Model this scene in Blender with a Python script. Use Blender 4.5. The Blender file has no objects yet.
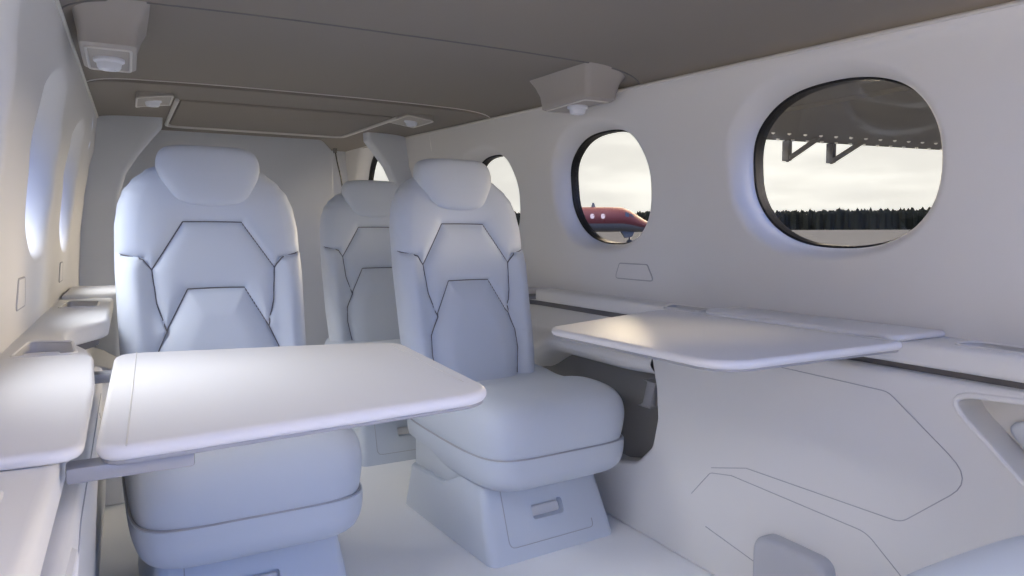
import bpy, bmesh, math, random
from mathutils import Vector, Matrix
random.seed(4)
S = bpy.context.scene
C = S.collection
XC = 0.62                      # cabin centre line (x); +y runs aft, z = 0 is the cabin floor
PI = math.pi

# ------------------------------------------------------------------ materials
def mat(name, col, rough=0.55, metal=0.0, bump=0.0, bscale=300.0, spec=0.3, mottle=0.0):
    m = bpy.data.materials.new(name); m.use_nodes = True
    nt = m.node_tree; b = nt.nodes['Principled BSDF']
    b.inputs['Base Color'].default_value = (*col, 1)
    b.inputs['Roughness'].default_value = rough
    b.inputs['Metallic'].default_value = metal
    b.inputs['Specular IOR Level'].default_value = spec
    tc = nt.nodes.new('ShaderNodeTexCoord')
    n = nt.nodes.new('ShaderNodeTexNoise'); n.inputs['Scale'].default_value = bscale
    n.inputs['Detail'].default_value = 3
    nt.links.new(tc.outputs['Object'], n.inputs['Vector'])
    if bump:
        bp = nt.nodes.new('ShaderNodeBump'); bp.inputs['Strength'].default_value = bump
        bp.inputs['Distance'].default_value = 0.001
        nt.links.new(n.outputs['Fac'], bp.inputs['Height']); nt.links.new(bp.outputs['Normal'], b.inputs['Normal'])
    if mottle:
        mx = nt.nodes.new('ShaderNodeMix'); mx.data_type = 'RGBA'
        mx.inputs[6].default_value = (*[c * (1 - mottle) for c in col], 1)
        mx.inputs[7].default_value = (*[min(1, c * (1 + mottle)) for c in col], 1)
        nt.links.new(n.outputs['Fac'], mx.inputs[0]); nt.links.new(mx.outputs[2], b.inputs['Base Color'])
    return m

M = dict(
    wall=mat('wall lining', (.70, .69, .685), .6, bump=.05),
    plastic=mat('console plastic', (.73, .72, .705), .5, bump=.04),
    leather=mat('pale leather', (.62, .66, .715), .5, bump=.12, bscale=420),  # blue tint paints in the cool skylight falling on the seats
    shell=mat('seat shell', (.60, .64, .695), .5, bump=.04),  # same painted-in cool skylight tint as the leather
    table=mat('table laminate', (.70, .69, .69), .4, bump=.02),
    head=mat('headliner', (.235, .212, .19), .75, bump=.1, bscale=500),  # dark taupe stands in for the dim light on the ceiling
    cove=mat('cove panel', (.40, .375, .35), .65, bump=.05),
    floor=mat('cabin carpet', (.90, .90, .90), .9, bump=.3, bscale=900),
    frame=mat('partition lining', (.62, .645, .70), .6, bump=.05),  # grey-blue colour carries the cool shade of the forward-facing partition and frames
    duct=mat('duct casing', (.50, .51, .54), .6),  # darker than the side panel to paint in the shade on the box
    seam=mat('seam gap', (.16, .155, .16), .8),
    groove=mat('panel joint', (.42, .42, .44), .8),
    grey=mat('grey metal', (.34, .34, .35), .4, .2),
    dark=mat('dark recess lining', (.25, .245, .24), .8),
    bezel=mat('bezel trim', (.62, .60, .57), .4),
    nozzle=mat('vent nozzle', (.72, .74, .8), .3),
    black=mat('black gasket', (.012, .012, .012), .5),
    chrome=mat('brushed trim', (.7, .7, .72), .3, .6),
    tarmac=mat('tarmac', (.052, .050, .048), 1.0, spec=0, mottle=.12, bscale=.2),
    tree=mat('conifer', (.007, .0075, .006), 1.0, spec=0, mottle=.4, bscale=.8),
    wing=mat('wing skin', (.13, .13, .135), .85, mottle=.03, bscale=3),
    wingseam=mat('wing seam', (.1, .1, .1), .7),
    rivet=mat('rivet', (.85, .85, .85), .4),
    red=mat('red paint', (.075, .012, .010), .6),
    belly=mat('grey belly paint', (.09, .088, .088), .5),
    jetglass=mat('jet glazing', (.05, .06, .08), .2),
    jetwin=mat('jet cabin window trim', (.40, .30, .27), .4),
    tyre=mat('tyre rubber', (.03, .03, .03), .9),
)
def glass():
    m = bpy.data.materials.new('window glass'); m.use_nodes = True
    nt = m.node_tree; nt.nodes.clear()
    o = nt.nodes.new('ShaderNodeOutputMaterial'); mx = nt.nodes.new('ShaderNodeMixShader')
    t = nt.nodes.new('ShaderNodeBsdfTransparent'); g = nt.nodes.new('ShaderNodeBsdfGlossy')
    t.inputs['Color'].default_value = (.96, .97, .97, 1); g.inputs['Roughness'].default_value = .03
    mx.inputs[0].default_value = .02
    nt.links.new(t.outputs[0], mx.inputs[1]); nt.links.new(g.outputs[0], mx.inputs[2])
    nt.links.new(mx.outputs[0], o.inputs['Surface'])
    return m
M['glass'] = glass()

# ------------------------------------------------------------------ object helpers
def tag(o, label=None, cat=None, group=None, kind=None):
    if label: o['label'] = label
    if cat: o['category'] = cat
    if group: o['group'] = group
    if kind: o['kind'] = kind
    return o

def empty(name, loc=(0, 0, 0), rz=0.0):
    o = bpy.data.objects.new(name, None); C.objects.link(o)
    o.location = loc; o.rotation_euler = (0, 0, rz); o.empty_display_size = .05
    return o

def obj(name, bm, m, parent=None, smooth=35, label=None, recalc=True):
    if recalc: bmesh.ops.recalc_face_normals(bm, faces=bm.faces[:])
    me = bpy.data.meshes.new(name); bm.to_mesh(me); bm.free()
    if smooth:
        for p in me.polygons: p.use_smooth = True
        me.set_sharp_from_angle(angle=math.radians(smooth))
    me.materials.append(m)
    o = bpy.data.objects.new(name, me); C.objects.link(o)
    if parent: o.parent = parent
    if label: o['label'] = label
    return o

def cut(o, cutters):
    """carve holes into o with closed bmeshes"""
    for bm in cutters:
        bmesh.ops.recalc_face_normals(bm, faces=bm.faces[:])
        me = bpy.data.meshes.new('tmp'); bm.to_mesh(me); bm.free()
        c = bpy.data.objects.new('tmp', me); C.objects.link(c)
        if o.parent: c.parent = o.parent
        md = o.modifiers.new('b', 'BOOLEAN'); md.operation = 'DIFFERENCE'; md.object = c; md.solver = 'EXACT'
        dg = bpy.context.evaluated_depsgraph_get()
        new = bpy.data.meshes.new_from_object(o.evaluated_get(dg))
        o.modifiers.clear(); o.data = new
        bpy.data.objects.remove(c)
    for p in o.data.polygons: p.use_smooth = True
    o.data.set_sharp_from_angle(angle=math.radians(35))
    return o

def copy_tree(o, parent=None):
    c = o.copy(); C.objects.link(c); c.parent = parent
    for ch in list(o.children): copy_tree(ch, c)
    return c

def round_poly(pts, radii, n=6):
    """2D polygon with rounded corners"""
    out = []; N = len(pts)
    if not hasattr(radii, '__len__'): radii = [radii] * N
    for i in range(N):
        p = Vector(pts[i]); a = Vector(pts[i - 1]) - p; b = Vector(pts[(i + 1) % N]) - p
        r = radii[i]
        if r <= 0: out.append(tuple(p)); continue
        la, lb = a.length, b.length; a.normalize(); b.normalize()
        ang = a.angle(b); d = min(r / math.tan(ang / 2), la * .48, lb * .48)
        p0 = p + a * d; p1 = p + b * d
        for k in range(n + 1):
            t = k / n
            q = p0 * (1 - t) ** 2 + p * 2 * t * (1 - t) + p1 * t * t
            out.append(tuple(q))
    return out

def smooth_poly(pts, n=6, closed=True):
    """Catmull-Rom through points"""
    out = []; N = len(pts)
    rng = range(N) if closed else range(N - 1)
    for i in rng:
        g = (lambda k: Vector(pts[k % N])) if closed else (lambda k: Vector(pts[max(0, min(N - 1, k))]))
        p0, p1, p2, p3 = g(i - 1), g(i), g(i + 1), g(i + 2)
        for k in range(n):
            t = k / n
            out.append(tuple(.5 * ((2 * p1) + (p2 - p0) * t + (2 * p0 - 5 * p1 + 4 * p2 - p3) * t * t + (3 * p1 - p0 - 3 * p2 + p3) * t ** 3)))
    if not closed: out.append(tuple(pts[-1]))
    return out

def prism(pts, f, d0, d1, bevel=0.0, seg=3, both=True, bm=None):
    """closed extrusion of a 2D outline; f(p, d) -> 3D; edges rounded by insetting loops"""
    bm = bm or bmesh.new()
    N = len(pts)
    area = sum(pts[i][0] * pts[(i + 1) % N][1] - pts[(i + 1) % N][0] * pts[i][1] for i in range(N))
    sg = 1 if area > 0 else -1
    nrm = []
    for i in range(N):
        a = Vector(pts[i - 1]); p = Vector(pts[i]); b = Vector(pts[(i + 1) % N])
        e1 = (p - a); e2 = (b - p)
        e1 = e1.normalized() if e1.length > 1e-9 else e2.normalized(); e2 = e2.normalized() if e2.length > 1e-9 else e1
        n1 = Vector((-e1.y, e1.x)) * sg; n2 = Vector((-e2.y, e2.x)) * sg
        m = n1 + n2
        if m.length < 1e-6: m = n1
        m.normalize(); k = 1 / max(.4, m.dot(n1))
        nrm.append(m * k)
    loops = []
    sgn = 1 if d1 > d0 else -1
    L = []
    if bevel:
        for k in range(seg + 1):
            a = PI / 2 * k / seg
            L.append((bevel * (1 - math.sin(a)), d0 + sgn * bevel * (1 - math.cos(a)))) if both else None
        if not both: L.append((0, d0))
        for k in range(seg + 1):
            a = PI / 2 * k / seg
            L.append((bevel * (1 - math.cos(a)), d1 - sgn * bevel * (1 - math.sin(a))))
    else:
        L = [(0, d0), (0, d1)]
    for ins, d in L:
        loops.append([bm.verts.new(f((pts[i][0] + nrm[i].x * ins, pts[i][1] + nrm[i].y * ins), d)) for i in range(N)])
    for a, b in zip(loops, loops[1:]):
        for i in range(N):
            j = (i + 1) % N
            bm.faces.new((a[i], a[j], b[j], b[i]))
    bm.faces.new(list(reversed(loops[0]))); bm.faces.new(loops[-1])
    return bm

def tube(path, r, bm=None, n=8, closed=False, sq=None):
    """round (or flattened) tube along 3D points"""
    bm = bm or bmesh.new()
    P = [Vector(p) for p in path]; N = len(P); rings = []
    up = None
    for i in range(N):
        if closed: t = P[(i + 1) % N] - P[i - 1]
        else: t = P[min(N - 1, i + 1)] - P[max(0, i - 1)]
        t.normalize()
        if up is None:
            up = Vector((0, 0, 1)) if abs(t.z) < .9 else Vector((1, 0, 0))
        s = t.cross(up); s.normalize(); u2 = s.cross(t); u2.normalize(); up = u2
        ra, rb = (r, r) if sq is None else sq
        rings.append([bm.verts.new(P[i] + s * ra * math.cos(2 * PI * k / n) + u2 * rb * math.sin(2 * PI * k / n)) for k in range(n)])
    M_ = N if closed else N - 1
    for i in range(M_):
        a, b = rings[i], rings[(i + 1) % N]
        for k in range(n):
            bm.faces.new((a[k], a[(k + 1) % n], b[(k + 1) % n], b[k]))
    if not closed:
        bm.faces.new(list(reversed(rings[0]))); bm.faces.new(rings[-1])
    return bm

def box(x0, x1, y0, y1, z0, z1, bevel=0.0, seg=2, bm=None, f=None):
    b2 = bmesh.new()
    bmesh.ops.create_cube(b2, size=1)
    for v in b2.verts:
        v.co = Vector(((x0 + x1) / 2 + v.co.x * (x1 - x0), (y0 + y1) / 2 + v.co.y * (y1 - y0), (z0 + z1) / 2 + v.co.z * (z1 - z0)))
        if f: v.co = Vector(f(v.co))
    if bevel: bmesh.ops.bevel(b2, geom=b2.edges[:], offset=bevel, segments=seg, affect='EDGES', profile=.5)
    if bm is None: return b2
    me = bpy.data.meshes.new('t'); b2.to_mesh(me); b2.free(); bm.from_mesh(me); bpy.data.meshes.remove(me)
    return bm

def superbox(cx, cy, cz, sx, sy, sz, p=4.0, n=24, f=None, bm=None, pz=None):
    """cushion-like rounded block: a cube grid projected to |x|^p+|y|^p+|z|^p = 1"""
    bm = bm or bmesh.new(); vs = {}
    def vert(a, b, c):
        k = (round(a, 5), round(b, 5), round(c, 5))
        if k not in vs:
            # spread the samples so edges stay smooth
            a2, b2, c2 = (math.tan(t * .95) / math.tan(.95) for t in (a, b, c))
            e = pz or p
            r = ((abs(a2) ** p + abs(b2) ** p) ** (e / p) + abs(c2) ** e) ** (1 / e)
            co = Vector((cx + sx * a2 / r, cy + sy * b2 / r, cz + sz * c2 / r))
            if f: co = Vector(f(co))
            vs[k] = bm.verts.new(co)
        return vs[k]
    for ax in range(3):
        for sd in (-1, 1):
            for i in range(n):
                for j in range(n):
                    q = []
                    for (di, dj) in ((0, 0), (1, 0), (1, 1), (0, 1)):
                        u = -1 + 2 * (i + di) / n; v = -1 + 2 * (j + dj) / n
                        c = [0, 0, 0]; c[ax] = sd; c[(ax + 1) % 3] = u; c[(ax + 2) % 3] = v
                        q.append(vert(*c))
                    bm.faces.new(q)
    return bm

def ss(a, b, x):
    t = max(0.0, min(1.0, (x - a) / (b - a))); return t * t * (3 - 2 * t)

def interp(tab, x):
    if x <= tab[0][0]: return tab[0][1]
    for (a, fa), (b, fb) in zip(tab, tab[1:]):
        if x <= b:
            t = (x - a) / (b - a); t = t * t * (3 - 2 * t) * .5 + t * .5
            return fa + (fb - fa) * t
    return tab[-1][1]

# ------------------------------------------------------------------ cabin cross-section
YF, YA = -0.55, 5.0            # front and aft ends of what is built
def trim_z(y): return 1.26 + .045 * y
WU = [(0, .80), (.35, .82), (.7, .82), (.9, .808), (1.065, .788), (1.2, .764), (1.34, .724), (1.5, .68)]
def wall_u(z): return interp(WU, z)
WINC, WINA, WINB, DEPTH = 1.063, .262, .192, .074
WIN_Y = [1.142, 2.035, 2.87]
def outline(th, a, b, n=2.35):
    c, s = math.cos(th), math.sin(th)
    return (a * math.copysign(abs(c) ** (2 / n), c), b * math.copysign(abs(s) ** (2 / n), s))

def warp(y, z):
    return z + (trim_z(y) - 1.34) * ss(1.27, 1.34, z)
def wall_cell(bm, sd, y0, y1, zb=.55, wc=None, a=WINA, b=WINB, zc=WINC, zt=1.34):
    P = lambda y, z, d=0.0: (XC + sd * (wall_u(z) + d), y, warp(y, z))
    if wc is None:
        ny, nz = max(2, int((y1 - y0) / .1)), 24
        g = [[bm.verts.new(P(y0 + (y1 - y0) * i / ny, zb + (zt - zb) * j / nz)) for j in range(nz + 1)] for i in range(ny + 1)]
        for i in range(ny):
            for j in range(nz): bm.faces.new((g[i][j], g[i + 1][j], g[i + 1][j + 1], g[i][j + 1]))
        return
    N = 96; ths = [2 * PI * k / N for k in range(N)]
    for cx, cy in ((y0, zb), (y1, zb), (y1, zt), (y0, zt)):
        t = math.atan2(cy - zc, cx - wc) % (2 * PI)
        k = min(range(len(ths)), key=lambda q: min(abs(ths[q] - t), 2 * PI - abs(ths[q] - t))); ths[k] = t
    ths.sort(); N = len(ths)
    FL = .034
    rings = []
    def rect(t):
        c, s = math.cos(t), math.sin(t); k = []
        if c > 1e-9: k.append((y1 - wc) / c)
        if c < -1e-9: k.append((y0 - wc) / c)
        if s > 1e-9: k.append((zt - zc) / s)
        if s < -1e-9: k.append((zb - zc) / s)
        r = min(k); return (wc + r * c, zc + r * s)
    def rayo(t, e):
        # outline point along direction t (superellipse in polar form)
        n = 2.35; c, s = math.cos(t), math.sin(t)
        r = (abs(c / (a + e)) ** n + abs(s / (b + e)) ** n) ** (-1 / n)
        return (wc + r * c, zc + r * s)
    K = 7
    for k in range(K + 1):
        f = k / K; rg = []
        for t in ths:
            q = rect(t); o = rayo(t, FL); rg.append(bm.verts.new(P(q[0] + (o[0] - q[0]) * f, q[1] + (o[1] - q[1]) * f)))
        rings.append(rg)
    for k in range(1, 11):                        # flared, rounded reveal
        g = PI / 2 * k / 10; e = FL * (1 - math.sin(g)); d = DEPTH * (1 - math.cos(g))
        rings.append([bm.verts.new(P(*rayo(t, e), d)) for t in ths])
    rings.append([bm.verts.new(P(*rayo(t, 0), DEPTH + .03)) for t in ths])
    for r0, r1 in zip(rings, rings[1:]):
        for i in range(N):
            j = (i + 1) % N; bm.faces.new((r0[i], r0[j], r1[j], r1[i]))

AFTWIN = (4.36, .46, .20, 1.19)
for sd, nm in ((1, 'right'), (-1, 'left')):
    bm = bmesh.new()
    if sd > 0: wall_cell(bm, sd, -.21, .69, wc=.24)  # out-of-view window opening, added to let warm light onto the near left console
    edges = [.69] + [(WIN_Y[i] + WIN_Y[i + 1]) / 2 for i in range(2)] + [3.40]
    for i, wy in enumerate(WIN_Y):
        wall_cell(bm, sd, edges[i], edges[i + 1], wc=wy)
    wall_cell(bm, sd, YF, -.21 if sd > 0 else .69)
    if sd > 0:
        wall_cell(bm, sd, 3.40, 3.92)
        wall_cell(bm, sd, 3.92, YA, wc=AFTWIN[0], a=AFTWIN[1], b=AFTWIN[2] - .03, zc=AFTWIN[3] - .03)
    else:
        wall_cell(bm, sd, 3.40, YA)
    # plain lining down to the floor
    ny = 12
    g = [[bm.verts.new((XC + sd * wall_u(z), YF + (YA - YF) * i / ny, z)) for z in (-.01, .2, .4, .551)] for i in range(ny + 1)]
    for i in range(ny):
        for j in range(3): bm.faces.new((g[i][j], g[i + 1][j], g[i + 1][j + 1], g[i][j + 1]))
    bmesh.ops.remove_doubles(bm, verts=bm.verts[:], dist=.0004)
    obj('wall_' + nm, bm, M['wall'], smooth=60)['kind'] = 'structure'
    # thin bright trim bead along the top edge of the wall panel
    bm = tube([(XC + sd * (.722), y, trim_z(y) + .002) for y in [YF + (YA - YF) * k / 30 for k in range(31)]], .0045)
    obj('trim_%d' % (1 if sd > 0 else 2), bm, M['bezel'])['kind'] = 'structure'

# windows: gasket, pane
wn = 0
for sd in (1, -1):
    lst = [(w, WINA, WINB, WINC) for w in ([.24] if sd > 0 else []) + WIN_Y] + ([(AFTWIN[0], AFTWIN[1], AFTWIN[2] - .03, AFTWIN[3] - .03)] if sd > 0 else [])  # the foremost right window is unseen, added for its warm light
    for (wy, a, b, zc) in lst:
        wn += 1
        root = empty('window_%d' % wn, (XC + sd * (wall_u(zc) + DEPTH), wy, zc)); root['kind'] = 'structure'
        def W(y, z, d):
            zz = zc + z; return (sd * (wall_u(zz) - wall_u(zc) + d), y, warp(wy + y, zz) - zc)
        bm = bmesh.new(); N = 72
        prof = [(.003, -.002), (-.002, -.004), (-.005, -.001), (-.005, .028), (.003, .031)]
        rg = [[bm.verts.new(W(*outline(2 * PI * k / N, a + e, b + e), d)) for (e, d) in prof] for k in range(N)]
        for k in range(N):
            for j in range(len(prof)):
                q = (j + 1) % len(prof)
                bm.faces.new((rg[k][j], rg[(k + 1) % N][j], rg[(k + 1) % N][q], rg[k][q]))
        obj('gasket', bm, M['black'], root, label='black rubber window gasket')
        bm = bmesh.new()
        for d in (.006, .010):
            vs = [bm.verts.new(W(*outline(2 * PI * k / N, a - .004, b - .004), d)) for k in range(N)]
            bm.faces.new(vs)
        obj('pane', bm, M['glass'], root, smooth=0)

# floor
bm = box(XC - .83, XC + .83, YF, YA, -.05, 0)
obj('floor', bm, M['floor'], smooth=0)['kind'] = 'structure'

# ceiling: flat crown and side coves, three overlapping panels
def crown(y): return 1.352 + .030 * y
def ceil_pt(u, y, drop=0.0):
    """u in -1..1 across the cabin"""
    s = 1 if u >= 0 else -1; a = abs(u)
    zt = trim_z(y) - .004; zc = crown(y) - drop
    if a < .72:
        x = .54 * a / .72; z = zc - .006 * (a / .72) ** 3
    else:
        g = (a - .72) / .28 * PI / 2
        x = .54 + (.732 - .54) * math.sin(g) ** 1.0; z = zt + (zc - .006 - zt) * math.cos(g) ** .85 if g < PI / 2 - 1e-6 else zt
    return Vector((XC + s * x, y, z))
def seam_y(y0, u, sw=.2):      # the joints swing forward where they run down the coves
    return y0 - sw * ss(.74, 1.0, abs(u))
bm = bmesh.new()
J1, J2 = 1.76, 2.78
us = [-1 + 2 * i / 96 for i in range(97)]
def strip(bm, ya, yb, swa, swb, drop, n):
    g = []
    for i in range(n + 1):
        t = i / n; row = []
        for u in us:
            y = seam_y(ya, u, swa) * (1 - t) + seam_y(yb, u, swb) * t
            row.append(bm.verts.new(ceil_pt(u, y, drop)))
        g.append(row)
    for i in range(n):
        for j in range(96): bm.faces.new((g[i][j], g[i][j + 1], g[i + 1][j + 1], g[i + 1][j]))
    return g
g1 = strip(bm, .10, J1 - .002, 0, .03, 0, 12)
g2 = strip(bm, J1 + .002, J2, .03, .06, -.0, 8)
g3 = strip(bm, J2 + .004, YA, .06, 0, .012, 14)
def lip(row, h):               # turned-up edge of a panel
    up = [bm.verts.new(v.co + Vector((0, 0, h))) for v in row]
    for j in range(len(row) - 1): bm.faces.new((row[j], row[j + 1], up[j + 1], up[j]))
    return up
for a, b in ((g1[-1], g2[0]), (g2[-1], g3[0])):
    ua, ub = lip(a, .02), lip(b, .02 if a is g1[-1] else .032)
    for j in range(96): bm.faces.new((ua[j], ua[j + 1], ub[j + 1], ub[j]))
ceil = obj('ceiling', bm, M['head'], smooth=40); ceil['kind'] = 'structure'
# dark shadow line in the first joint
bm = tube([ceil_pt(u, seam_y(J1, u, .03)) + Vector((0, 0, .001)) for u in us], .0035, n=6)
obj('trim_3', bm, M['seam'])['kind'] = 'structure'

bm = tube([ceil_pt(u, seam_y(J2, u, .06)) + Vector((0, 0, -.001)) for u in us], .0022, n=6)  # pale bead paints the highlight on the lit step edge of the second joint
obj('trim_4', bm, M['bezel'])['kind'] = 'structure'
# hatch frame in the aft ceiling
root = empty('ceiling_hatch', (XC, 3.7, crown(3.7)))
tag(root, 'flat ceiling hatch panel with a raised pale rim above the rear seats', 'hatch')
def onceil(x, y, dz=0): return Vector((x - XC, y - 3.7, crown(y) - .016 - dz - crown(3.7)))
pl = round_poly([(.20, 3.12), (.20, 4.02), (1.06, 4.02), (1.06, 3.12)], [.01, .06, .06, .01])
bm = prism(pl, lambda p, d: onceil(p[0], p[1], d), -.012, .006, .004)
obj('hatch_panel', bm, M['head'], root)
rim = [onceil(x, y, .006) for x, y in round_poly([(.185, 3.10), (.185, 4.04), (1.075, 4.04), (1.075, 3.10)], [0, .07, .07, 0])]
obj('hatch_rim', tube(rim, .01, n=8, sq=(.009, .008)), M['bezel'], root, label='pale raised rim around the hatch')

# ------------------------------------------------------------------ aft partition, frames, end wall
bm = prism(round_poly([(-.25, 0), (1.06, 0), (1.06, 1.39), (1.0, 1.45), (-.25, 1.45)], [0, 0, .05, .05, 0]), lambda p, d: (p[0], d, p[1]), 4.2, 4.25, .002)
bk = obj('wall_back', bm, M['frame']); bk['kind'] = 'structure'
root = empty('restraint_strap', (1.075, 4.15, 1.2))
tag(root, 'thin black strap hanging at the right edge of the rear partition', 'strap')
obj('webbing', tube([(-.012, 0, .19), (.0, 0, .12), (.02, 0, .03), (.04, 0, -.12)], .006, sq=(.007, .004)), M['black'], root)
obj('anchor', tube([(-.012, .0, .20), (-.012, .0, .175)], .011), M['seam'], root)
bm = box(XC - .84, XC + .84, YA - .02, YA + .03, 0, 1.56)
obj('wall_end', bm, M['frame'], smooth=0)['kind'] = 'structure'
for sd, nm in ((-1, 5), (1, 6)):
    o = .0 if sd < 0 else -.055
    pts = [(.86, 0), (.86, 1.50), (.50, 1.53), (.455 - o, 1.50), (.462 - o, 1.405), (.50 - o, 1.36), (.565 - o, 1.275), (.618 - o * .8, 1.19), (.65 - o * .5, 1.08), (.665, .9), (.665, 0)]
    pts = round_poly(pts, [0, 0, 0, .02, .02, .05, .1, .1, .15, .1, 0])
    bm = prism(pts, lambda p, d: (XC + sd * p[0], d, p[1]), 3.75, 3.85, .018, seg=4)
    o = obj('trim_%d' % nm, bm, M['frame']); o['kind'] = 'structure'

# ------------------------------------------------------------------ overhead air vents
def nozzle(root, loc, r, axis=Vector((0, 0, -1))):
    bm = bmesh.new()
    prof = [(r * .0, -.2 * r), (r * 1.25, -.2 * r), (r * 1.25, .25 * r), (r * 1.0, .4 * r), (r * .95, .75 * r), (r * .8, .95 * r), (r * .55, .95 * r), (r * .45, .7 * r), (0, .7 * r)]
    q = axis.to_track_quat('Z', 'Y').to_matrix()
    N = 20; rg = []
    for (rr, h) in prof:
        rg.append([bm.verts.new(Vector(loc) + q @ Vector((rr * math.cos(2 * PI * k / N), rr * math.sin(2 * PI * k / N), h))) for k in range(N)] if rr > 0 else [bm.verts.new(Vector(loc) + q @ Vector((0, 0, h)))])
    for a, b in zip(rg, rg[1:]):
        for k in range(N):
            if len(a) == 1: bm.faces.new((a[0], b[k], b[(k + 1) % N]))
            elif len(b) == 1: bm.faces.new((a[k], a[(k + 1) % N], b[0]))
            else: bm.faces.new((a[k], a[(k + 1) % N], b[(k + 1) % N], b[k]))
    obj('nozzle', bm, M['nozzle'], root, label='pale blue-grey swivel nozzle')

def vent_box(sd, label):
    root = empty('overhead_vent', (XC + sd * .63, 1.93, 1.31)); tag(root, label, 'air vent', 'overhead air vents')
    # bottom face (u, y) at z0, roof following the cove
    zb = 1.308
    bot = [(.588, 1.80), (.700, 1.80), (.700, 2.07), (.588, 2.07)]
    top = [(.552, 1.74), (.722, 1.70), (.722, 2.13), (.560, 2.11)]
    bm = bmesh.new()
    R = lambda u, y, z: Vector((sd * (u - .63), y - 1.93, z - 1.31))
    lv = [(0, 0, zb), (0.0, .0, zb + .02), (.55, .5, zb + .06), (1, 1, zb + .125)]
    pb = round_poly(bot, .02, 5); pt = round_poly(top, .02, 5)
    N = len(pb); rings = []
    ins = [Vector((.645, 1.93)) + (Vector(p) - Vector((.645, 1.93))) * .93 for p in pb]
    rings.append([bm.verts.new(R(p[0], p[1], zb)) for p in ins])
    for k, (f, g, z) in enumerate([(0, 0, zb + .004), (.04, .0, zb + .02), (.15, .15, zb + .045), (.5, .55, zb + .075), (1, 1, zb + .105)]):
        rings.append([bm.verts.new(R(a[0] + (b[0] - a[0]) * f, a[1] + (b[1] - a[1]) * f, z)) for a, b in zip(pb, pt)])
    for a, b in zip(rings, rings[1:]):
        for i in range(N): bm.faces.new((a[i], a[(i + 1) % N], b[(i + 1) % N], b[i]))
    bm.faces.new(rings[0]); bm.faces.new(list(reversed(rings[-1])))
    obj('housing', bm, M['cove'], root, smooth=50)
    pb2 = round_poly([(.60, 1.825), (.688, 1.825), (.688, 2.055), (.60, 2.055)], .012, 4)
    bm = tube([R(p[0], p[1], zb - .001) for p in pb2], .003, closed=True, n=6)
    obj('bezel', bm, M['bezel'], root, label='thin pale rectangular bezel')
    nozzle(root, R(.645, 1.935, zb), .026)
vent_box(-1, 'large overhead air vent box above the left wall windows')
vent_box(1, 'large overhead air vent box above the right wall, over the smaller-looking window')

def vent_flat(sd, label):
    y0, y1 = 2.97, 3.23
    root = empty('ceiling_vent', (XC + sd * .52, 3.10, 1.43)); tag(root, label, 'air vent', 'flat ceiling air vents')
    R = lambda u, y, dz=0: Vector((sd * (u - .52), y - 3.10, crown(y) - .020 - 1.43 - dz - .02 * ss(.5, .6, u)))
    pb = round_poly([(.455, y0), (.575, y0), (.575, y1), (.455, y1)], .015, 4)
    obj('plate', prism(pb, lambda p, d: R(p[0], p[1], d), -.02, .006, .003), M['cove'], root)
    obj('bezel', tube([R(p[0], p[1], .006) for p in pb], .0035, closed=True, n=6), M['bezel'], root, label='thin pale rectangular bezel')
    nozzle(root, R(.52, 3.10, .006), .026)
vent_flat(-1, 'small flat ceiling air vent at the left, ahead of the hatch')
vent_flat(1, 'small flat ceiling air vent at the right, ahead of the hatch')

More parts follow.
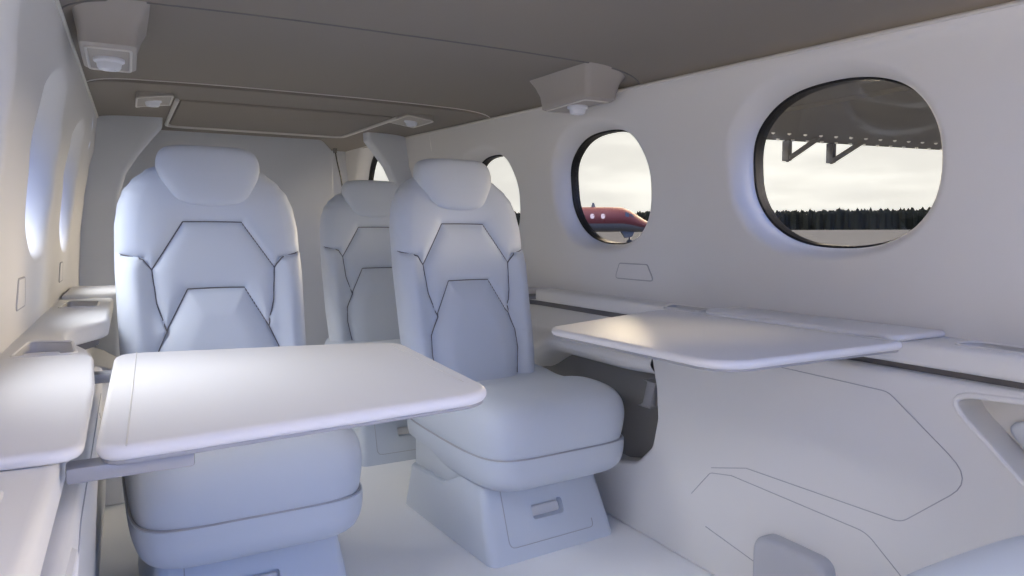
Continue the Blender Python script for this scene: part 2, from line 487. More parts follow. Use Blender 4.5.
# ------------------------------------------------------------------ side consoles
def ledge_u(y, sd=-1):
    """inner edge of the console top: full width at the table, scooped out beside the seat"""
    return .682 + .058 * ss(1.42, 1.72, y) - .070 * (ss(1.80, 2.02, y) if sd < 0 else ss(2.36, 2.6, y))
def panel_u(z, y=0): return .672 + .046 * (1 - max(0, min(1, z / .64)))
def console(sd, label, y_end):
    root = empty('side_console', (XC, 0, 0)); tag(root, label, 'console', 'side consoles')
    R = lambda u, y, z: Vector((sd * u, y, z))
    # ledge top
    n = 90
    inner = [(ledge_u(YF + (y_end - YF) * k / n, sd), YF + (y_end - YF) * k / n) for k in range(n + 1)]
    inner[-1] = (inner[-1][0] + .0, y_end)
    pts = inner + [(.836, y_end), (.836, YF)]
    led = obj('ledge', prism(pts, lambda p, d: R(p[0], p[1], d), .655, .698, .010, seg=4), M['plastic'], root, smooth=45)
    wells = [round_poly([(.705, 1.43), (.72, 1.60), (.795, 1.64), (.80, 1.43)], [.02, .02, .02, .02]),
             round_poly([(.705, 2.36), (.705, 2.56), (.79, 2.60), (.80, 2.36)], [.02, .03, .02, .02]),
             round_poly([(.725, .59), (.725, .79), (.80, .79), (.80, .59)] if sd > 0 else [(.715, .52), (.715, .70), (.79, .70), (.79, .52)], [.035] * 4)]
    cut(led, [prism(w, lambda p, d: R(p[0], p[1], d), .672, .72) for w in wells])
    for w in wells:
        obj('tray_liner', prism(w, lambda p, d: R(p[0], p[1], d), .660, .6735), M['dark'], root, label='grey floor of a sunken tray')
        c = Vector((sum(p[0] for p in w) / len(w), sum(p[1] for p in w) / len(w)))
        obj('tray_rim', tube([R(p[0], p[1], .6985) for p in w], .0028, closed=True, n=6), M['plastic'], root)
    # cup divider standing in the tray
    for wy in (1.50, 2.44):
        obj('cup_divider', box(-.004, .004, -.02, .02, 0, .02, .003, f=lambda c, wy=wy: R(.762 + c.y * 1.4, wy + c.x, .675 + c.z)), M['plastic'], root)
    # shadow gap under the ledge
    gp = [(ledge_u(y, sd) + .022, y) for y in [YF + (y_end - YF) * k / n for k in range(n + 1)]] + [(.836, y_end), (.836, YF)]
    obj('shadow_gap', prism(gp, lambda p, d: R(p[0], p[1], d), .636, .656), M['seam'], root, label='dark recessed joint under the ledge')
    # main side panel with the hand niche beside the seat
    out = [(YF, 0.0), (2.72, 0.0), (2.72, .20), (1.80, .20), (1.69, .225), (1.615, .29), (1.585, .38), (1.585, .47), (1.60, .56), (1.63, .642), (YF, .642)]
    out = round_poly(out, [0, 0, 0, .05, .05, .06, .06, .05, .05, .0, 0])
    pan = obj('side_panel', prism(out, lambda p, d: R(panel_u(p[1]) + d, p[0], p[1]), .09, .0, .012, seg=4, both=False), M['plastic'], root, smooth=45)
    pocket = round_poly([(.775, .618), (.42, .642), (.42, .43), (.60, .455)], [.03, .03, .03, .04])
    cut(pan, [prism(pocket, lambda p, d: R(panel_u(p[1]) + d, p[0], p[1]), -.02, .08)])
    obj('pocket_rim', tube([R(panel_u(p[1]) + .001, p[0], p[1]) for p in pocket], .006, closed=True, n=8), M['plastic'], root)
    inner = round_poly([(.72, .575), (.44, .60), (.44, .45), (.60, .475)], [.03, .03, .03, .04])
    obj('pocket_tray', prism(inner, lambda p, d: R(panel_u(p[1]) + d, p[0], p[1]), .082, .060, .008), M['shell'], root, label='pale inset inside the side pocket')
    # hairline joints of the access panels
    def line(pts, name='panel_seam', r=.0011):
        pts = [Vector(p) for p in pts]; q = []
        for a, b in zip(pts, pts[1:]):
            for k in range(6): q.append(a + (b - a) * k / 6)
        q.append(pts[-1])
        obj(name, tube([R(panel_u(p.y) - .0002, p.x, p.y) for p in q], r, n=6), M['groove'], root)
    line(round_poly([(1.50, .612), (.875, .598), (.71, .468), (.85, .342), (1.25, .334)], [0, .04, .05, .05, 0]))
    line([(1.25, .334), (1.37, .30)])
    line(round_poly([(1.45, .205), (1.375, .285), (1.30, .30), (.925, .293), (.80, .19), (.80, .06)], [0, .03, .03, .06, .06, 0]))
    line([(1.40, .13), (1.22, .10)])
    line([(1.535, .56), (1.46, .585)])
    # scooped elbow rest bulging out below the ledge beside the seat
    bm = bmesh.new(); ny, nz = 40, 22; g = []
    for i in range(ny + 1):
        y = 1.60 + (2.66 - 1.60) * i / ny; row = []
        arch = .055 - .085 * ss(2.08, 2.32, y)
        zl = .435 + arch; zt = .634
        bulge = ss(1.58, 1.78, y) * (1 - .3 * ss(2.1, 2.5, y))
        for j in range(nz + 1):
            t = j / nz
            z = zl + (zt - zl) * t
            prof = [(0, .80), (.0001, .740), (.06, .695), (.16, .662), (.30, .648), (.42, .652), (.54, .690), (.64, .740), (1, .772)]
            u = interp(prof, t)
            row.append(bm.verts.new(R(u + .03 * (1 - bulge), y, z)))
        g.append(row)
    for i in range(ny):
        for j in range(nz): bm.faces.new((g[i][j], g[i + 1][j], g[i + 1][j + 1], g[i][j + 1]))
    obj('elbow_rest', bm, M['plastic'], root, smooth=50)
    obj('niche_lining', prism([(1.55, .16), (2.70, .16), (2.70, .545), (1.55, .545)], lambda p, d: R(d, p[0], p[1]), .800, .765), M['dark'], root, label='lining at the back of the niche, its shade put into the dark colour')  # dark colour carries the shade inside the niche
    obj('niche_bracket', box(1.62, 1.66, -.03, 0, .40, .48, .008, f=lambda c: R(.730 + c.y * .8, c.x + (c.z - .45) * -.3, c.z)), M['grey'], root)
    ly0, ly1 = (.735, 1.34) if sd < 0 else (.85, 1.405)
    # fold-over lid in front of the table
    L = round_poly([(.662, ly0), (.664, 1.05), (.676, ly1), (.814, ly1), (.814, ly0)], [.03, .3, .05, .005, .005])
    obj('table_lid', prism(L, lambda p, d: R(p[0], p[1], d), .6985, .7115, .006, seg=3), M['table'], root)
    # raised end block
    E_ = round_poly([(.655, 2.70), (.64, 3.15), (.814, 3.15), (.814, 2.70)], [.02, .02, .0, .0])
    obj('end_block', prism(E_, lambda p, d: R(p[0], p[1], d), .0, .712, .008), M['plastic'], root)
    # small latch plates on the wall-side lining under each window belong to the wall; see below
    return root
cl = console(-1, 'long pale side console along the left wall beside the near table', 2.70)
cr = console(1, 'long grey-white side console along the right wall below the two windows', 2.70)
cl.location = (XC, 0, 0); cr.location = (XC, 0, 0)

# little flap outlines on the lining below the windows
def flap(sd, y, z, w, h, label):
    root = empty('wall_flap', (XC + sd * (wall_u(z)), y, z)); tag(root, label, 'flap', 'small wall flaps')
    pts = round_poly([(-w / 2, -h / 2), (w / 2, -h / 2), (w * .36, h / 2), (-w * .36, h / 2)], .01, 4)
    fx = lambda p, d: Vector((sd * (wall_u(z + p[1]) - wall_u(z) - d), p[0], p[1]))
    obj('cover', prism(pts, fx, -.004, .002, .001), M['wall'], root)
    obj('seam', tube([fx(p, .0006) for p in pts], .0022, closed=True, n=6), M['groove'], root)
flap(1, 1.86, .785, .20, .05, 'small trapezoid flap on the right wall under the window with the red jet')
flap(-1, 1.74, .785, .13, .06, 'small trapezoid flap on the left wall, nearer the camera')
flap(-1, 2.72, .785, .13, .06, 'small trapezoid flap on the left wall, farther aft')

# ------------------------------------------------------------------ tables
def table(name, poly, radii, seamx, label, arms):
    root = empty(name, (0, 0, 0)); tag(root, label, 'table', 'fold-out tables')
    pts = round_poly(poly, radii, 10)
    obj('tabletop', prism(pts, lambda p, d: (p[0], p[1], d), .692, .7075, .0075, seg=5), M['table'], root, smooth=50)
    cx = sum(p[0] for p in pts) / len(pts); cy = sum(p[1] for p in pts) / len(pts)
    und = [(cx + (p[0] - cx) * .985, cy + (p[1] - cy) * .985) for p in pts]
    obj('underside', prism(und, lambda p, d: (p[0], p[1], d), .6885, .693, .001), M['grey'], root, label='dark grey underside edge')
    rim = [(cx + (p[0] - cx) * .93, cy + (p[1] - cy) * .93) for p in pts]
    for (a, b) in seamx:
        obj('fold_seam', tube([(a[0], a[1], .7073), (b[0], b[1], .7073)], .0010, n=6), M['bezel'], root)
    for (p, q, w, h) in arms:
        d = Vector(q) - Vector(p); a = math.atan2(d.y, d.x)
        mtx = Matrix.Translation((*p, 0)) @ Matrix.Rotation(a, 4, 'Z')
        obj('support_arm', box(0, d.length, -w / 2, w / 2, .6885 - h, .6895, .003, f=lambda c: mtx @ c), M['grey'], root, label='grey metal support arm')
    return root
table('fold_out_table',
      [(-.034, .738), (.402, .790), (.432, 1.258), (-.026, 1.345)], [.03, .07, .07, .045],
      [((-.008, .742), (.006, 1.338)), ((.385, .86), (.405, 1.21))],
      'pale fold-out table nearest the camera in front of the left seat',
      [((-.058, .765), (.05, .771), .03, .014), ((-.058, 1.27), (.05, 1.27), .03, .014)])
table('fold_out_table',
      [(.775, 1.30), (.790, .800), (1.255, .812), (1.262, 1.50)], [.055, .075, .03, .04],
      [((1.225, .83), (1.235, 1.47))],
      'pale fold-out table attached to the right wall beside the windows',
      [((1.30, .90), (1.05, .90), .03, .014), ((1.30, 1.40), (1.05, 1.36), .03, .014)])

# ------------------------------------------------------------------ seats
def dist_seg(px, pz, a, b):
    ax, az = a; bx, bz = b; dx, dz = bx - ax, bz - az
    t = max(0, min(1, ((px - ax) * dx + (pz - az) * dz) / (dx * dx + dz * dz)))
    return math.hypot(px - ax - t * dx, pz - az - t * dz)
def inside(px, pz, poly):
    c = False; j = len(poly) - 1
    for i in range(len(poly)):
        (xi, zi), (xj, zj) = poly[i], poly[j]
        if (zi > pz) != (zj > pz) and px < (xj - xi) * (pz - zi) / (zj - zi) + xi: c = not c
        j = i
    return c
UP = [(-.076, .948), (.076, .948), (.158, .820), (.150, .73), (.130, .660), (.073, .766), (-.073, .766), (-.130, .660), (-.150, .73), (-.158, .820)]
LO = [(-.073, .766), (.073, .766), (.130, .660), (.155, .60), (.158, .54), (.145, .46), (.13, .40), (-.13, .40), (-.145, .46), (-.158, .54), (-.155, .60), (-.130, .660)]
BO = [(.158, .820), (.178, .850), (.30, .862), (.30, .38), (.13, .38), (.145, .46), (.158, .54), (.155, .60), (.130, .660), (.150, .73)]
BOL = [(-x, z) for x, z in BO]
SEG = []
for poly in (UP, LO):
    SEG += [(poly[i], poly[(i + 1) % len(poly)]) for i in range(len(poly))]
SEG = [s for s in SEG if not (s[0][1] < .41 and s[1][1] < .41)]
SEG += [((s * .158, .820), (s * .178, .850)) for s in (1, -1)] + [((s * .178, .850), (s * .26, .860)) for s in (1, -1)]
HW = [(.38, .215), (.46, .232), (.60, .240), (.80, .243), (.92, .240), (.98, .231), (1.02, .217), (1.05, .195), (1.08, .160), (1.10, .118), (1.112, .07), (1.116, .02)]
def half_w(z): return interp([(a, b) for a, b in HW], z)
Y_PIV, LEAN = .10, .21         # backrest plane y = Y_PIV + (z - .42) * LEAN
def make_seat():
    root = empty('cabin_seat')
    # pedestal
    bm = bmesh.new()
    bp = round_poly([(-.222, -.30), (.222, -.30), (.221, -.15), (.219, 0), (.215, .28), (-.215, .28), (-.219, 0), (-.221, -.15)], .03, 5)
    tp = round_poly([(-.20, -.215), (.20, -.215), (.202, -.10), (.203, .02), (.205, .25), (-.205, .25), (-.203, .02), (-.202, -.10)], .03, 5)
    rg = []
    for t, z in ((0, 0), (.03, .006), (.35, .07), (.75, .15), (.97, .194), (1, .20)):
        k = z / .2
        e = 0 if 0 < z < .2 else -.004
        rg.append([bm.verts.new((a[0] + (b[0] - a[0]) * k + (e if a[0] > 0 else -e), a[1] + (b[1] - a[1]) * k, z - .055 * ss(-.16, .02, a[1]) * z / .2)) for a, b in zip(bp, tp)])
    for a, b in zip(rg, rg[1:]):
        for i in range(len(a)): bm.faces.new((a[i], a[(i + 1) % len(a)], b[(i + 1) % len(a)], b[i]))
    bm.faces.new(list(reversed(rg[0]))); bm.faces.new(rg[-1])
    ped = obj('pedestal', bm, M['shell'], root, smooth=50)
    fy = lambda z: -.30 + (z / .2) * .085     # front slope
    slot = round_poly([(-.055, .09), (.055, .09), (.055, .132), (-.055, .132)], .012, 4)
    cut(ped, [prism(slot, lambda p, d: (p[0], fy(p[1]) + d, p[1]), -.03, .03)])
    sl = [(cx * .98, .103 + (z - .111) * .62) for cx, z in slot]
    obj('latch', prism(sl, lambda p, d: (p[0], fy(p[1]) + d, p[1]), .034, .022, .003), M['plastic'], root, label='pale latch set in a slot')
    pn = round_poly([(-.145, .185), (-.150, .035), (.145, .035), (.145, .060)], [0, .02, .02, 0], 4)
    q = []
    for a, b in zip(pn, pn[1:]):
        for k in range(6): q.append((a[0] + (b[0] - a[0]) * k / 6, a[1] + (b[1] - a[1]) * k / 6))
    obj('pedestal_seam', tube([(p[0], fy(p[1]) - .0004, p[1]) for p in q], .0012, n=6), M['groove'], root)
    # swivel tray / slide between pedestal and cushion frame
    obj('slide_rail', box(-.185, .185, -.17, .25, .12, .27, .01, f=lambda c: (c.x, c.y, c.z + max(0, (c.y - .0)) * .05)), M['shell'], root)
    # cushion frame (skirt)
    lift = lambda y: .016 * ss(-.2, .3, y)
    def fs(q):
        x, y, z = q
        z = min(z, .305)
        if z < .25:
            z += .05 * ss(-.08, .10, y) * (1 - ss(.20, .25, z) * .5)
        return (x * (1 - .07 * (1 - ss(.19, .29, z))), y + .02 * (1 - ss(.19, .26, z)) * ss(0, -.2, y), z + lift(y))
    obj('cushion_frame', superbox(0, -.055, .290, .250, .308, .090, 6, 30, fs, pz=7), M['shell'], root, smooth=60)
    # seat cushion
    def fc(q):
        x, y, z = q
        if z > .38:
            k = ss(.38, .46, z)
            z += k * (.024 * ss(-.05, -.20, y) * (1 - (x / .25) ** 2 * .5) - .020 * math.exp(-((y - .02) / .13) ** 2) * (1 - (abs(x) / .25) ** 3) + .010 * ss(.12, .2, abs(x)) * ss(.0, .1, y))
        y -= .012 * math.sin(PI * max(0, min(1, (z - .30) / .16))) * ss(.0, -.25, y)
        x *= 1 + .03 * math.sin(PI * max(0, min(1, (z - .30) / .16)))
        return (x, y, z + lift(y))
    obj('seat_cushion', superbox(0, -.055, .350, .243, .301, .106, 5.5, 36, fc, pz=5.2), M['leather'], root, smooth=60)
    sm = []
    for k in range(120):
        th = 2 * PI * k / 120; n = 5.6; c, s_ = math.cos(th), math.sin(th)
        x = .2455 * math.copysign(abs(c) ** (2 / n), c); y = -.055 + .3035 * math.copysign(abs(s_) ** (2 / n), s_)
        sm.append((x, y, .3055 + lift(y)))
    obj('cushion_piping', tube(sm, .003, closed=True, n=6), M['groove'], root)
    # backrest as a fine relief, cut along its seams into the parts it is sewn from
    NS, NT = 112, 170
    z0, z1 = .38, 1.116
    def zz(j):
        t = j / NT; return z0 + (z1 - z0) * (1 - (1 - t) ** 1.15)
    zs = [zz(j) for j in range(NT + 1)]
    def front(s, x, z):
        e = (max(0.0, 1 - abs(s) ** 4.5)) ** (1 / 2.4)
        top = (max(0.0, 1 - max(0, (z - .90) / (z1 - .90)) ** 3.5)) ** (1 / 2.2)
        d = min(dist_seg(x, z, *sg) for sg in SEG) if z < 1.0 else .1
        h = .052 * e * top
        h += .017 * (1 - math.exp(-d / .013)) * min(1, e * 1.2) * top
        if inside(abs(x), z, BO):
            h += .020 * ss(0, .05, dist_seg(abs(x), z, (.155, .60), (.158, .82)) if z > .6 else abs(abs(x) - .15)) * min(1, e) 
        if inside(x, z, LO):
            h += .012 * ss(0, .07, d)
        # hollow at the middle of the shoulders
        h -= .012 * math.exp(-(x / .12) ** 2) * ss(.55, .8, z) * (1 - ss(.95, 1.02, z))
        return h
    grid = []
    for j, z in enumerate(zs):
        w = half_w(z) if j < NT else .02
        row = []
        for i in range(NS + 1):
            t = -1 + 2 * i / NS
            s = math.sin(t * PI / 2) * .35 + t * .65
            x = s * w
            row.append((x, z, front(s, x, z)))
        grid.append(row)
    def P3(x, z, h):
        y = Y_PIV + (z - .42) * LEAN
        return (x, y - h * .978, z - h * .2)
    part_faces = {'backrest': [], 'back_insert': [], 'lumbar_insert': [], 'side_bolster': [], 'side_bolster_': []}
    for j in range(NT):
        for i in range(NS):
            a = [grid[j][i], grid[j][i + 1], grid[j + 1][i + 1], grid[j + 1][i]]
            cx = sum(p[0] for p in a) / 4; cz = sum(p[1] for p in a) / 4
            k = 'back_insert' if inside(cx, cz, UP) else 'lumbar_insert' if inside(cx, cz, LO) else 'side_bolster' if inside(cx, cz, BO) else 'side_bolster_' if inside(cx, cz, BOL) else 'backrest'
            part_faces[k].append((j, i))
    for k, fl in part_faces.items():
        bm = bmesh.new(); vs = {}
        def V(j, i):
            if (j, i) not in vs: vs[(j, i)] = bm.verts.new(P3(*grid[j][i]))
            return vs[(j, i)]
        for j, i in fl: bm.faces.new((V(j, i), V(j, i + 1), V(j + 1, i + 1), V(j + 1, i)))
        if k == 'backrest':    # rear shell closes the back
            def Bk(j, i):
                x, z, h = grid[j][i]; w = max(half_w(z), .02); s = max(-1, min(1, x / w))
                e = (max(0.0, 1 - abs(s) ** 6)) ** .5
                top = (max(0.0, 1 - max(0, (z - .90) / (z1 - .90)) ** 4)) ** .5
                return bm.verts.new(P3(x, z, -.055 * e * top))
            bj = list(range(0, NT, 6)) + [NT]; bi = list(range(0, NS + 1, 4))
            g = [[Bk(j, i) for i in bi] for j in bj]
            for a in range(len(bj) - 1):
                for b in range(len(bi) - 1): bm.faces.new((g[a][b], g[a][b + 1], g[a + 1][b + 1], g[a + 1][b]))
            lowf = [V(0, i) for i in range(0, NS + 1)]
            bm.faces.new(lowf + list(reversed(g[0])))
        obj(k.rstrip('_'), bm, M['leather'], root, smooth=70)
    # seam cords lying in the valleys
    bm = bmesh.new()
    def cord(pts):
        q = []
        for a, b in zip(pts, pts[1:]):
            n = max(2, int(math.hypot(b[0] - a[0], b[1] - a[1]) / .01))
            for t in range(n): q.append((a[0] + (b[0] - a[0]) * t / n, a[1] + (b[1] - a[1]) * t / n))
        q.append(pts[-1])
        tube([P3(x, z, front(x / half_w(z), x, z) + .0016) for x, z in q], .0018, bm, n=6)
    cord(UP + [UP[0]])
    cord([LO[2], LO[3], LO[4], LO[5]]); cord([LO[11], LO[10], LO[9], LO[8]])
    for s in (1, -1): cord([(s * .158, .820), (s * .178, .850), (s * .232, .858)])
    obj('backrest_seam', bm, M['seam'], root, label='dark stitched seam lines')
    # headrest
    def fh(q):
        x, y, z = q; t = (z - 1.072) / .082
        k = 1 - .26 * ss(.25, -1.0, t) - .06 * ss(.3, 1, t)
        zn = z + .012 * (1 - (x / .15) ** 2) * (1 if t < 0 else .2) * (-1 if t < 0 else 1)
        return (x * k, y + (z - 1.072) * LEAN + .02 * (1 - k), zn)
    hy = Y_PIV + (1.072 - .42) * LEAN - .036
    obj('headrest', superbox(0, hy, 1.072, .135, .052, .077, 3.4, 36, fh, pz=6), M['leather'], root, smooth=70)
    return root
seat = make_seat()
seats = [
    (.216, 2.0, math.radians(2.5), 'pale cabin seat on the left behind the near fold-out table'),
    (.983, 2.0, math.radians(5.0), 'pale cabin seat beside the right wall, its whole pedestal in view'),
    (.988, 3.0, math.radians(1), 'pale cabin seat in the rear row, half hidden behind the right seat'),
    (1.03, .235, PI, 'pale cabin seat at the bottom right corner, only its front edge showing'),
]
for i, (x, y, r, lb) in enumerate(seats):
    o = seat if i == 0 else copy_tree(seat)
    o.location = (x, y, 0); o.rotation_euler = (0, 0, r); tag(o, lb, 'seat', 'cabin seats')
    if i == 0:                  # this one is slid forward on its pedestal rails
        SLID = o
    if i == 1: SHIFTED = o

for ch in SLID.children:
    if ch.name.split('.')[0] in ('pedestal', 'latch', 'pedestal_seam', 'slide_rail', 'cushion_frame', 'seat_cushion', 'cushion_piping'): ch.location.y -= .075
for ch in SHIFTED.children:
    if ch.name.split('.')[0] in ('pedestal', 'latch', 'pedestal_seam', 'slide_rail', 'cushion_frame', 'seat_cushion', 'cushion_piping'): ch.location.x += .046
    if ch.name.split('.')[0] == 'headrest': ch.location.x -= .012
# grey rounded duct box standing at the foot of the right side panel
root = empty('floor_duct_box', (1.318, 1.10, 0)); tag(root, 'grey rounded box standing against the right side panel at the bottom edge', 'duct box')
pts = round_poly([(-.10, 0), (.10, 0), (.10, .20), (-.10, .20)], [0, 0, .05, .035], 8)
obj('casing', prism(pts, lambda p, d: (d, p[0], p[1]), .02, -.034, .014, seg=5, both=False), M['duct'], root)

# ------------------------------------------------------------------ outside
def ground_z(d): return -1.25 + 1.35 * ss(12, 55, d) + 3.6 * ss(80, 380, d)
bm = bmesh.new(); g = []
for i in range(25):
    r = [0, 6, 12, 20, 30, 45, 60, 75, 90, 110, 130, 150, 170, 190, 210, 230, 250, 270, 290, 310, 330, 350, 370, 390, 420][i]
    g.append([bm.verts.new((XC + r * math.cos(2 * PI * k / 72), r * math.sin(2 * PI * k / 72), ground_z(r))) for k in range(72)] if r else [bm.verts.new((XC, 0, -1.25))])
for a, b in zip(g, g[1:]):
    for k in range(72):
        if len(a) == 1: bm.faces.new((a[0], b[k], b[(k + 1) % 72]))
        else: bm.faces.new((a[k], a[(k + 1) % 72], b[(k + 1) % 72], b[k]))
o = obj('ground', bm, M['tarmac'], smooth=60); o['kind'] = 'structure'

# conifer belt on the far side of the field: a ragged wood, one mass
bm = bmesh.new()
for k in range(2200):
    a = math.radians(-75 + 160 * (k + random.random()) / 2200); r = 396 + random.random() * 22
    x, y = XC + r * math.sin(PI / 2 - a), r * math.cos(PI / 2 - a)
    h = 10.6 + random.random() ** 2 * 1.6; w = 1.3 + random.random() * .9
    bz = ground_z(r) - .5
    base = [bm.verts.new((x + w * math.cos(2 * PI * q / 6), y + w * math.sin(2 * PI * q / 6), bz)) for q in range(6)]
    mid = [bm.verts.new((x + w * .7 * math.cos(2 * PI * q / 6), y + w * .7 * math.sin(2 * PI * q / 6), bz + h * .80)) for q in range(6)]
    tip = bm.verts.new((x, y, bz + h))
    for q in range(6):
        bm.faces.new((base[q], base[(q + 1) % 6], mid[(q + 1) % 6], mid[q])); bm.faces.new((mid[q], mid[(q + 1) % 6], tip))
o = obj('treeline', bm, M['tree'], smooth=0)
tag(o, 'dark belt of conifers on the horizon beyond the airfield', 'treeline', kind='stuff')

# high wing of this aircraft seen from below through the right window
root = empty('aircraft_wing', (1.5, 2.2, 1.75)); tag(root, 'grey aircraft wing overhead outside the large right window', 'wing')
wx, wy, wz = 1.5, 2.2, 1.75
def wing_sec(x):
    te = 4.03 - (x - 4.3) * .137; le = .9 + (x - 1.5) * .02
    z = 1.625 + (x - 4.3) * -.003
    return te, le, z
bm = bmesh.new(); rg = []
for x in (3.42, 4.5, 6, 8, 10.5):
    te, le, z = wing_sec(x); c = te - le
    pr = [(1, .015), (.9, 0), (.7, -.005), (.4, -.01), (.15, -.005), (.03, .03), (0, .07), (.05, .13), (.2, .2), (.5, .2), (.8, .10), (1, .03)]
    rg.append([bm.verts.new((x - wx, le + c * t - wy, z + h - wz)) for t, h in pr])
for a, b in zip(rg, rg[1:]):
    for i in range(len(a)): bm.faces.new((a[i], a[(i + 1) % len(a)], b[(i + 1) % len(a)], b[i]))
bm.faces.new(rg[0]); bm.faces.new(list(reversed(rg[-1])))
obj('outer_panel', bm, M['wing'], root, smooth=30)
bm = bmesh.new(); rg = []
for x in (1.2, 2.2, 3.40):
    te, le, z = wing_sec(x); te -= .25; c = te - le
    rg.append([bm.verts.new((x - wx, le + c * t - wy, z + .02 + h - wz)) for t, h in pr])
for a, b in zip(rg, rg[1:]):
    for i in range(len(a)): bm.faces.new((a[i], a[(i + 1) % len(a)], b[(i + 1) % len(a)], b[i]))
bm.faces.new(rg[0]); bm.faces.new(list(reversed(rg[-1])))
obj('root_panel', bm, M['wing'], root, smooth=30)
bm = bmesh.new()
for row, off in ((0, .42), (1, .10)):
    for k in range(26):
        x = 3.6 + k * .14 + row * .07; te, le, z = wing_sec(x)
        t = (te - off - le) / (te - le); h = .015 * max(0, (t - .9) / .1)
        bmesh.ops.create_icosphere(bm, subdivisions=1, radius=.015, matrix=Matrix.Translation((x - wx, te - off - wy, z + h - wz)))
obj('rivet', bm, M['rivet'], root, label='rows of pale rivets')['kind'] = 'stuff'
for bx in (4.52, 4.95):
    te, le, z = wing_sec(bx); z += .01
    bm = bmesh.new()
    box(bx - .02, bx + .02, te - .07, te - .005, z - .155, z, .004, bm=bm)
    f = lambda c: (c.x, c.y, c.z + (te - .04 - c.y) * .47)
    box(bx - .015, bx + .015, te - .36, te - .04, z - .165, z - .13, .003, bm=bm, f=f)
    for v in bm.verts: v.co -= Vector((wx, wy, wz))
    obj('flap_bracket', bm, M['wing'], root)

# red jet parked across the apron
jx, jy = 0, 0
def jet():
    root = empty('parked_jet'); tag(root, 'small red jet parked outside the farther right window', 'airplane')
    # local: nose towards +x, z up from the ground
    st = [(-6.6, .25, 2.7, .5), (-5.2, .7, 2.45, .75), (-3.8, .98, 2.25, 1.0), (-2, 1.05, 2.2, 1.05), (0, 1.05, 2.2, 1.05), (1.2, 1.03, 2.2, 1.03), (1.9, .97, 2.05, .93), (2.5, .85, 1.85, .72), (3.1, .66, 1.68, .52), (3.7, .42, 1.58, .34), (4.1, .18, 1.53, .15), (4.2, .03, 1.52, .03)]
    bm = bmesh.new(); N = 24; rg = []
    bm2 = bmesh.new(); rg2 = []
    for (x, w, zc, h) in st:
        rg.append([bm.verts.new((x, w * math.cos(PI * k / N - .35 * (1 - 2 * k / N)), zc + h * math.sin(PI * k / N - .35 * (1 - 2 * k / N)))) for k in range(N + 1)])
        a0 = PI + .35; a1 = 2 * PI - .35
        rg2.append([bm2.verts.new((x, w * math.cos(a0 + (a1 - a0) * k / N), zc + h * math.sin(a0 + (a1 - a0) * k / N))) for k in range(N + 1)])
    for b_, r_ in ((bm, rg), (bm2, rg2)):
        for a, b in zip(r_, r_[1:]):
            for k in range(N): b_.faces.new((a[k], a[k + 1], b[k + 1], b[k]))
    obj('fuselage', bm, M['red'], root, smooth=60); obj('belly', bm2, M['belly'], root, smooth=60)
    for x in (-3.2, -2.3, -1.4, -.5):
        bm = bmesh.new(); o_ = [outline(2 * PI * k / 16, .17, .21) for k in range(16)]
        prism(o_, lambda p, d: (x + p[0], d * math.sqrt(max(.01, 1 - (.25 + p[1]) ** 2)), 2.45 + p[1]), -1.0, -1.065, bm=bm)
        obj('cabin_window', bm, M['jetwin'], root)
    for (xa, xb) in ((1.35, 1.72), (1.78, 2.12)):
        bm = bmesh.new()
        w_ = [(xa, 2.42), (xb, 2.38 - (xb - 1.7) * .3), (xb - .05, 2.72 - (xb - 1.7) * .5), (xa + .05, 2.82 - (xa - 1.35) * .3)]
        prism(w_, lambda p, d: (p[0], d, p[1]), -.6, -.985 + .1 * (xa > 1.5) + .02, bm=bm)
        obj('cockpit_window', bm, M['jetglass'], root)
    obj('wing', prism([(-4.6, -.9), (-2.2, -.9), (-3.7, -7.0), (-4.7, -7.0)], lambda p, d: (p[0], p[1], 1.35 + d - .04 * (p[1] + .9)), 0, .14, .03), M['belly'], root)
    obj('wing', prism([(-4.6, .9), (-2.2, .9), (-3.7, 7.0), (-4.7, 7.0)], lambda p, d: (p[0], p[1], 1.35 + d + .04 * (p[1] - .9)), 0, .14, .03), M['belly'], root)
    obj('tail_fin', prism([(-6.8, 2.9), (-5.0, 3.0), (-6.2, 4.6), (-7.1, 4.6)], lambda p, d: (p[0], d, p[1]), -.06, .06, .02), M['red'], root)
    for sy in (-1, 1):
        obj('engine', tube([(-5.8, sy * 1.35, 2.75), (-5.6, sy * 1.35, 2.75), (-4.4, sy * 1.35, 2.75), (-4.0, sy * 1.35, 2.75)], .42, n=16), M['belly'], root)
    obj('antenna', prism([(-1.4, 3.2), (-1.0, 3.2), (-1.15, 3.62), (-1.3, 3.62)], lambda p, d: (p[0], d, p[1]), -.02, .02), M['belly'], root)
    obj('nose_gear_door', prism([(1.1, 1.25), (2.3, 1.25), (2.1, .75), (1.5, .62)], lambda p, d: (p[0], d, p[1]), -.3, .3, .03), M['belly'], root)
    for (x, y, r) in ((1.9, 0, .26), (-3.3, -1.2, .34), (-3.3, 1.2, .34)):
        g_ = obj('landing_gear', tube([(x, y, 1.35), (x, y, r)], .07), M['belly'], root)
        bm = bmesh.new(); prism([outline(2 * PI * k / 20, r, r, 2) for k in range(20)], lambda p, d: (x + p[0], y + d, r + p[1]), -.12, .12, .04, bm=bm)
        obj('wheel', bm, M['tyre'], g_)
    return root
jr = jet()
JD = 62.0
d = Vector((.715, 1.0, 0)).normalized()      # bearing through the farther right window
jr.location = (d.x * JD, d.y * JD, ground_z(JD)); jr.rotation_euler = (0, 0, math.radians(-28))
JET = jr

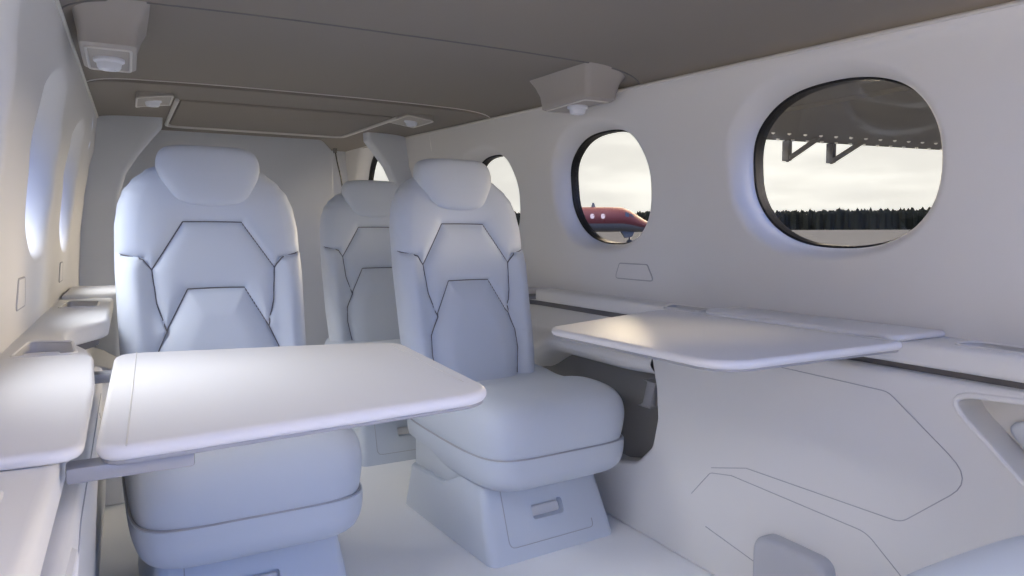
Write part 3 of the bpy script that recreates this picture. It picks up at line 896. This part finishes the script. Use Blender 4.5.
# ------------------------------------------------------------------ light
W = bpy.data.worlds.new('sky'); S.world = W; W.use_nodes = True
nt = W.node_tree; nt.nodes.clear()
N_ = lambda t: nt.nodes.new(t)
def mth(op, a, b=None):
    n = N_('ShaderNodeMath'); n.operation = op
    for i, v in enumerate((a, b)):
        if v is None: continue
        if isinstance(v, (int, float)): n.inputs[i].default_value = v
        else: nt.links.new(v, n.inputs[i])
    return n.outputs[0]
def mixc(f, a, b):
    n = N_('ShaderNodeMix'); n.data_type = 'RGBA'
    for i, v in ((0, f), (6, a), (7, b)):
        if isinstance(v, tuple): n.inputs[i].default_value = (*v, 1)
        elif isinstance(v, (int, float)): n.inputs[i].default_value = v
        else: nt.links.new(v, n.inputs[i])
    return n.outputs[2]
tc = N_('ShaderNodeTexCoord')
def dot(v):
    n = N_('ShaderNodeVectorMath'); n.operation = 'DOT_PRODUCT'; n.inputs[1].default_value = Vector(v).normalized()
    nt.links.new(tc.outputs['Generated'], n.inputs[0]); return n.outputs['Value']
def sstep(a, b, x):
    n = N_('ShaderNodeMapRange'); n.interpolation_type = 'SMOOTHSTEP'
    n.inputs[1].default_value = a; n.inputs[2].default_value = b; nt.links.new(x, n.inputs[0]); return n.outputs[0]
up = dot((0, 0, 1)); side = dot((.9, .45, .12))
FRONT, WARM = (.35, 1.15, 4.0), (1.78, 1.72, 1.60)
cool = mixc(sstep(-.1, .9, dot((0, -1, .35))), (.20, .26, .38), FRONT)
sky = mixc(sstep(.1, .95, side), cool, WARM)
nz = N_('ShaderNodeTexNoise'); nz.inputs['Scale'].default_value = 5; nz.inputs['Detail'].default_value = 5
mp = N_('ShaderNodeMapping'); mp.inputs['Scale'].default_value = (1, 1, 4.5)
nt.links.new(tc.outputs['Generated'], mp.inputs[0]); nt.links.new(mp.outputs[0], nz.inputs['Vector'])
cloud = mixc(sstep(.42, .66, nz.outputs['Fac']), (.84, .83, .82), (1.05, 1.04, 1.02))
mu = N_('ShaderNodeMix'); mu.data_type = 'RGBA'; mu.blend_type = 'MULTIPLY'; mu.inputs[0].default_value = 1
nt.links.new(sky, mu.inputs[6]); nt.links.new(cloud, mu.inputs[7])
bg = N_('ShaderNodeBackground'); bg.inputs['Strength'].default_value = 1.0
nt.links.new(mu.outputs[2], bg.inputs['Color'])
out = N_('ShaderNodeOutputWorld'); nt.links.new(bg.outputs[0], out.inputs['Surface'])

def sun(name, direc, strength, col, ang):
    l = bpy.data.lights.new(name, 'SUN'); l.energy = strength; l.color = col; l.angle = math.radians(ang)
    o = bpy.data.objects.new(name, l); C.objects.link(o)
    o.rotation_euler = Vector(direc).to_track_quat('-Z', 'Y').to_euler()
    return o
sun('low_sun_glow', (-.94, -.24, -.12), 60.0, (1.0, .79, .53), 80)
sun('high_sky', (.0, .74, -.67), .6, (1.0, .97, .93), 40)
sun('left_sky', (.60, -.06, -.80), 17.0, (.97, .97, 1.0), 60)
sun('sky_glow', (.90, -.30, -.30), .8, (.80, .88, 1.0), 90)
S.cycles.diffuse_bounces = 8; S.cycles.max_bounces = 14
S.cycles.use_fast_gi = True; S.cycles.fast_gi_method = 'ADD'
W.light_settings.ao_factor = .14; W.light_settings.distance = .5

# ------------------------------------------------------------------ camera
cam = bpy.data.cameras.new('camera'); co = bpy.data.objects.new('camera', cam); C.objects.link(co)
F = 719.0; vx, vy = 128.0, 236.0
pitch = math.atan2(288 - vy, F); yaw = math.atan2(512 - vx, math.hypot(F, 288 - vy))
cam.sensor_fit = 'HORIZONTAL'; cam.sensor_width = 36; cam.lens = F / 1024 * 36
cam.clip_start = .02; cam.clip_end = 2000
co.location = (0, 0, .9)
fw = Vector((math.sin(yaw) * math.cos(pitch), math.cos(yaw) * math.cos(pitch), -math.sin(pitch)))
co.rotation_euler = fw.to_track_quat('-Z', 'Y').to_euler()
S.camera = co

v = S.view_settings
v.view_transform = 'Standard'; v.look = 'None'; v.gamma = 1; v.use_curve_mapping = False; v.exposure = -0.66
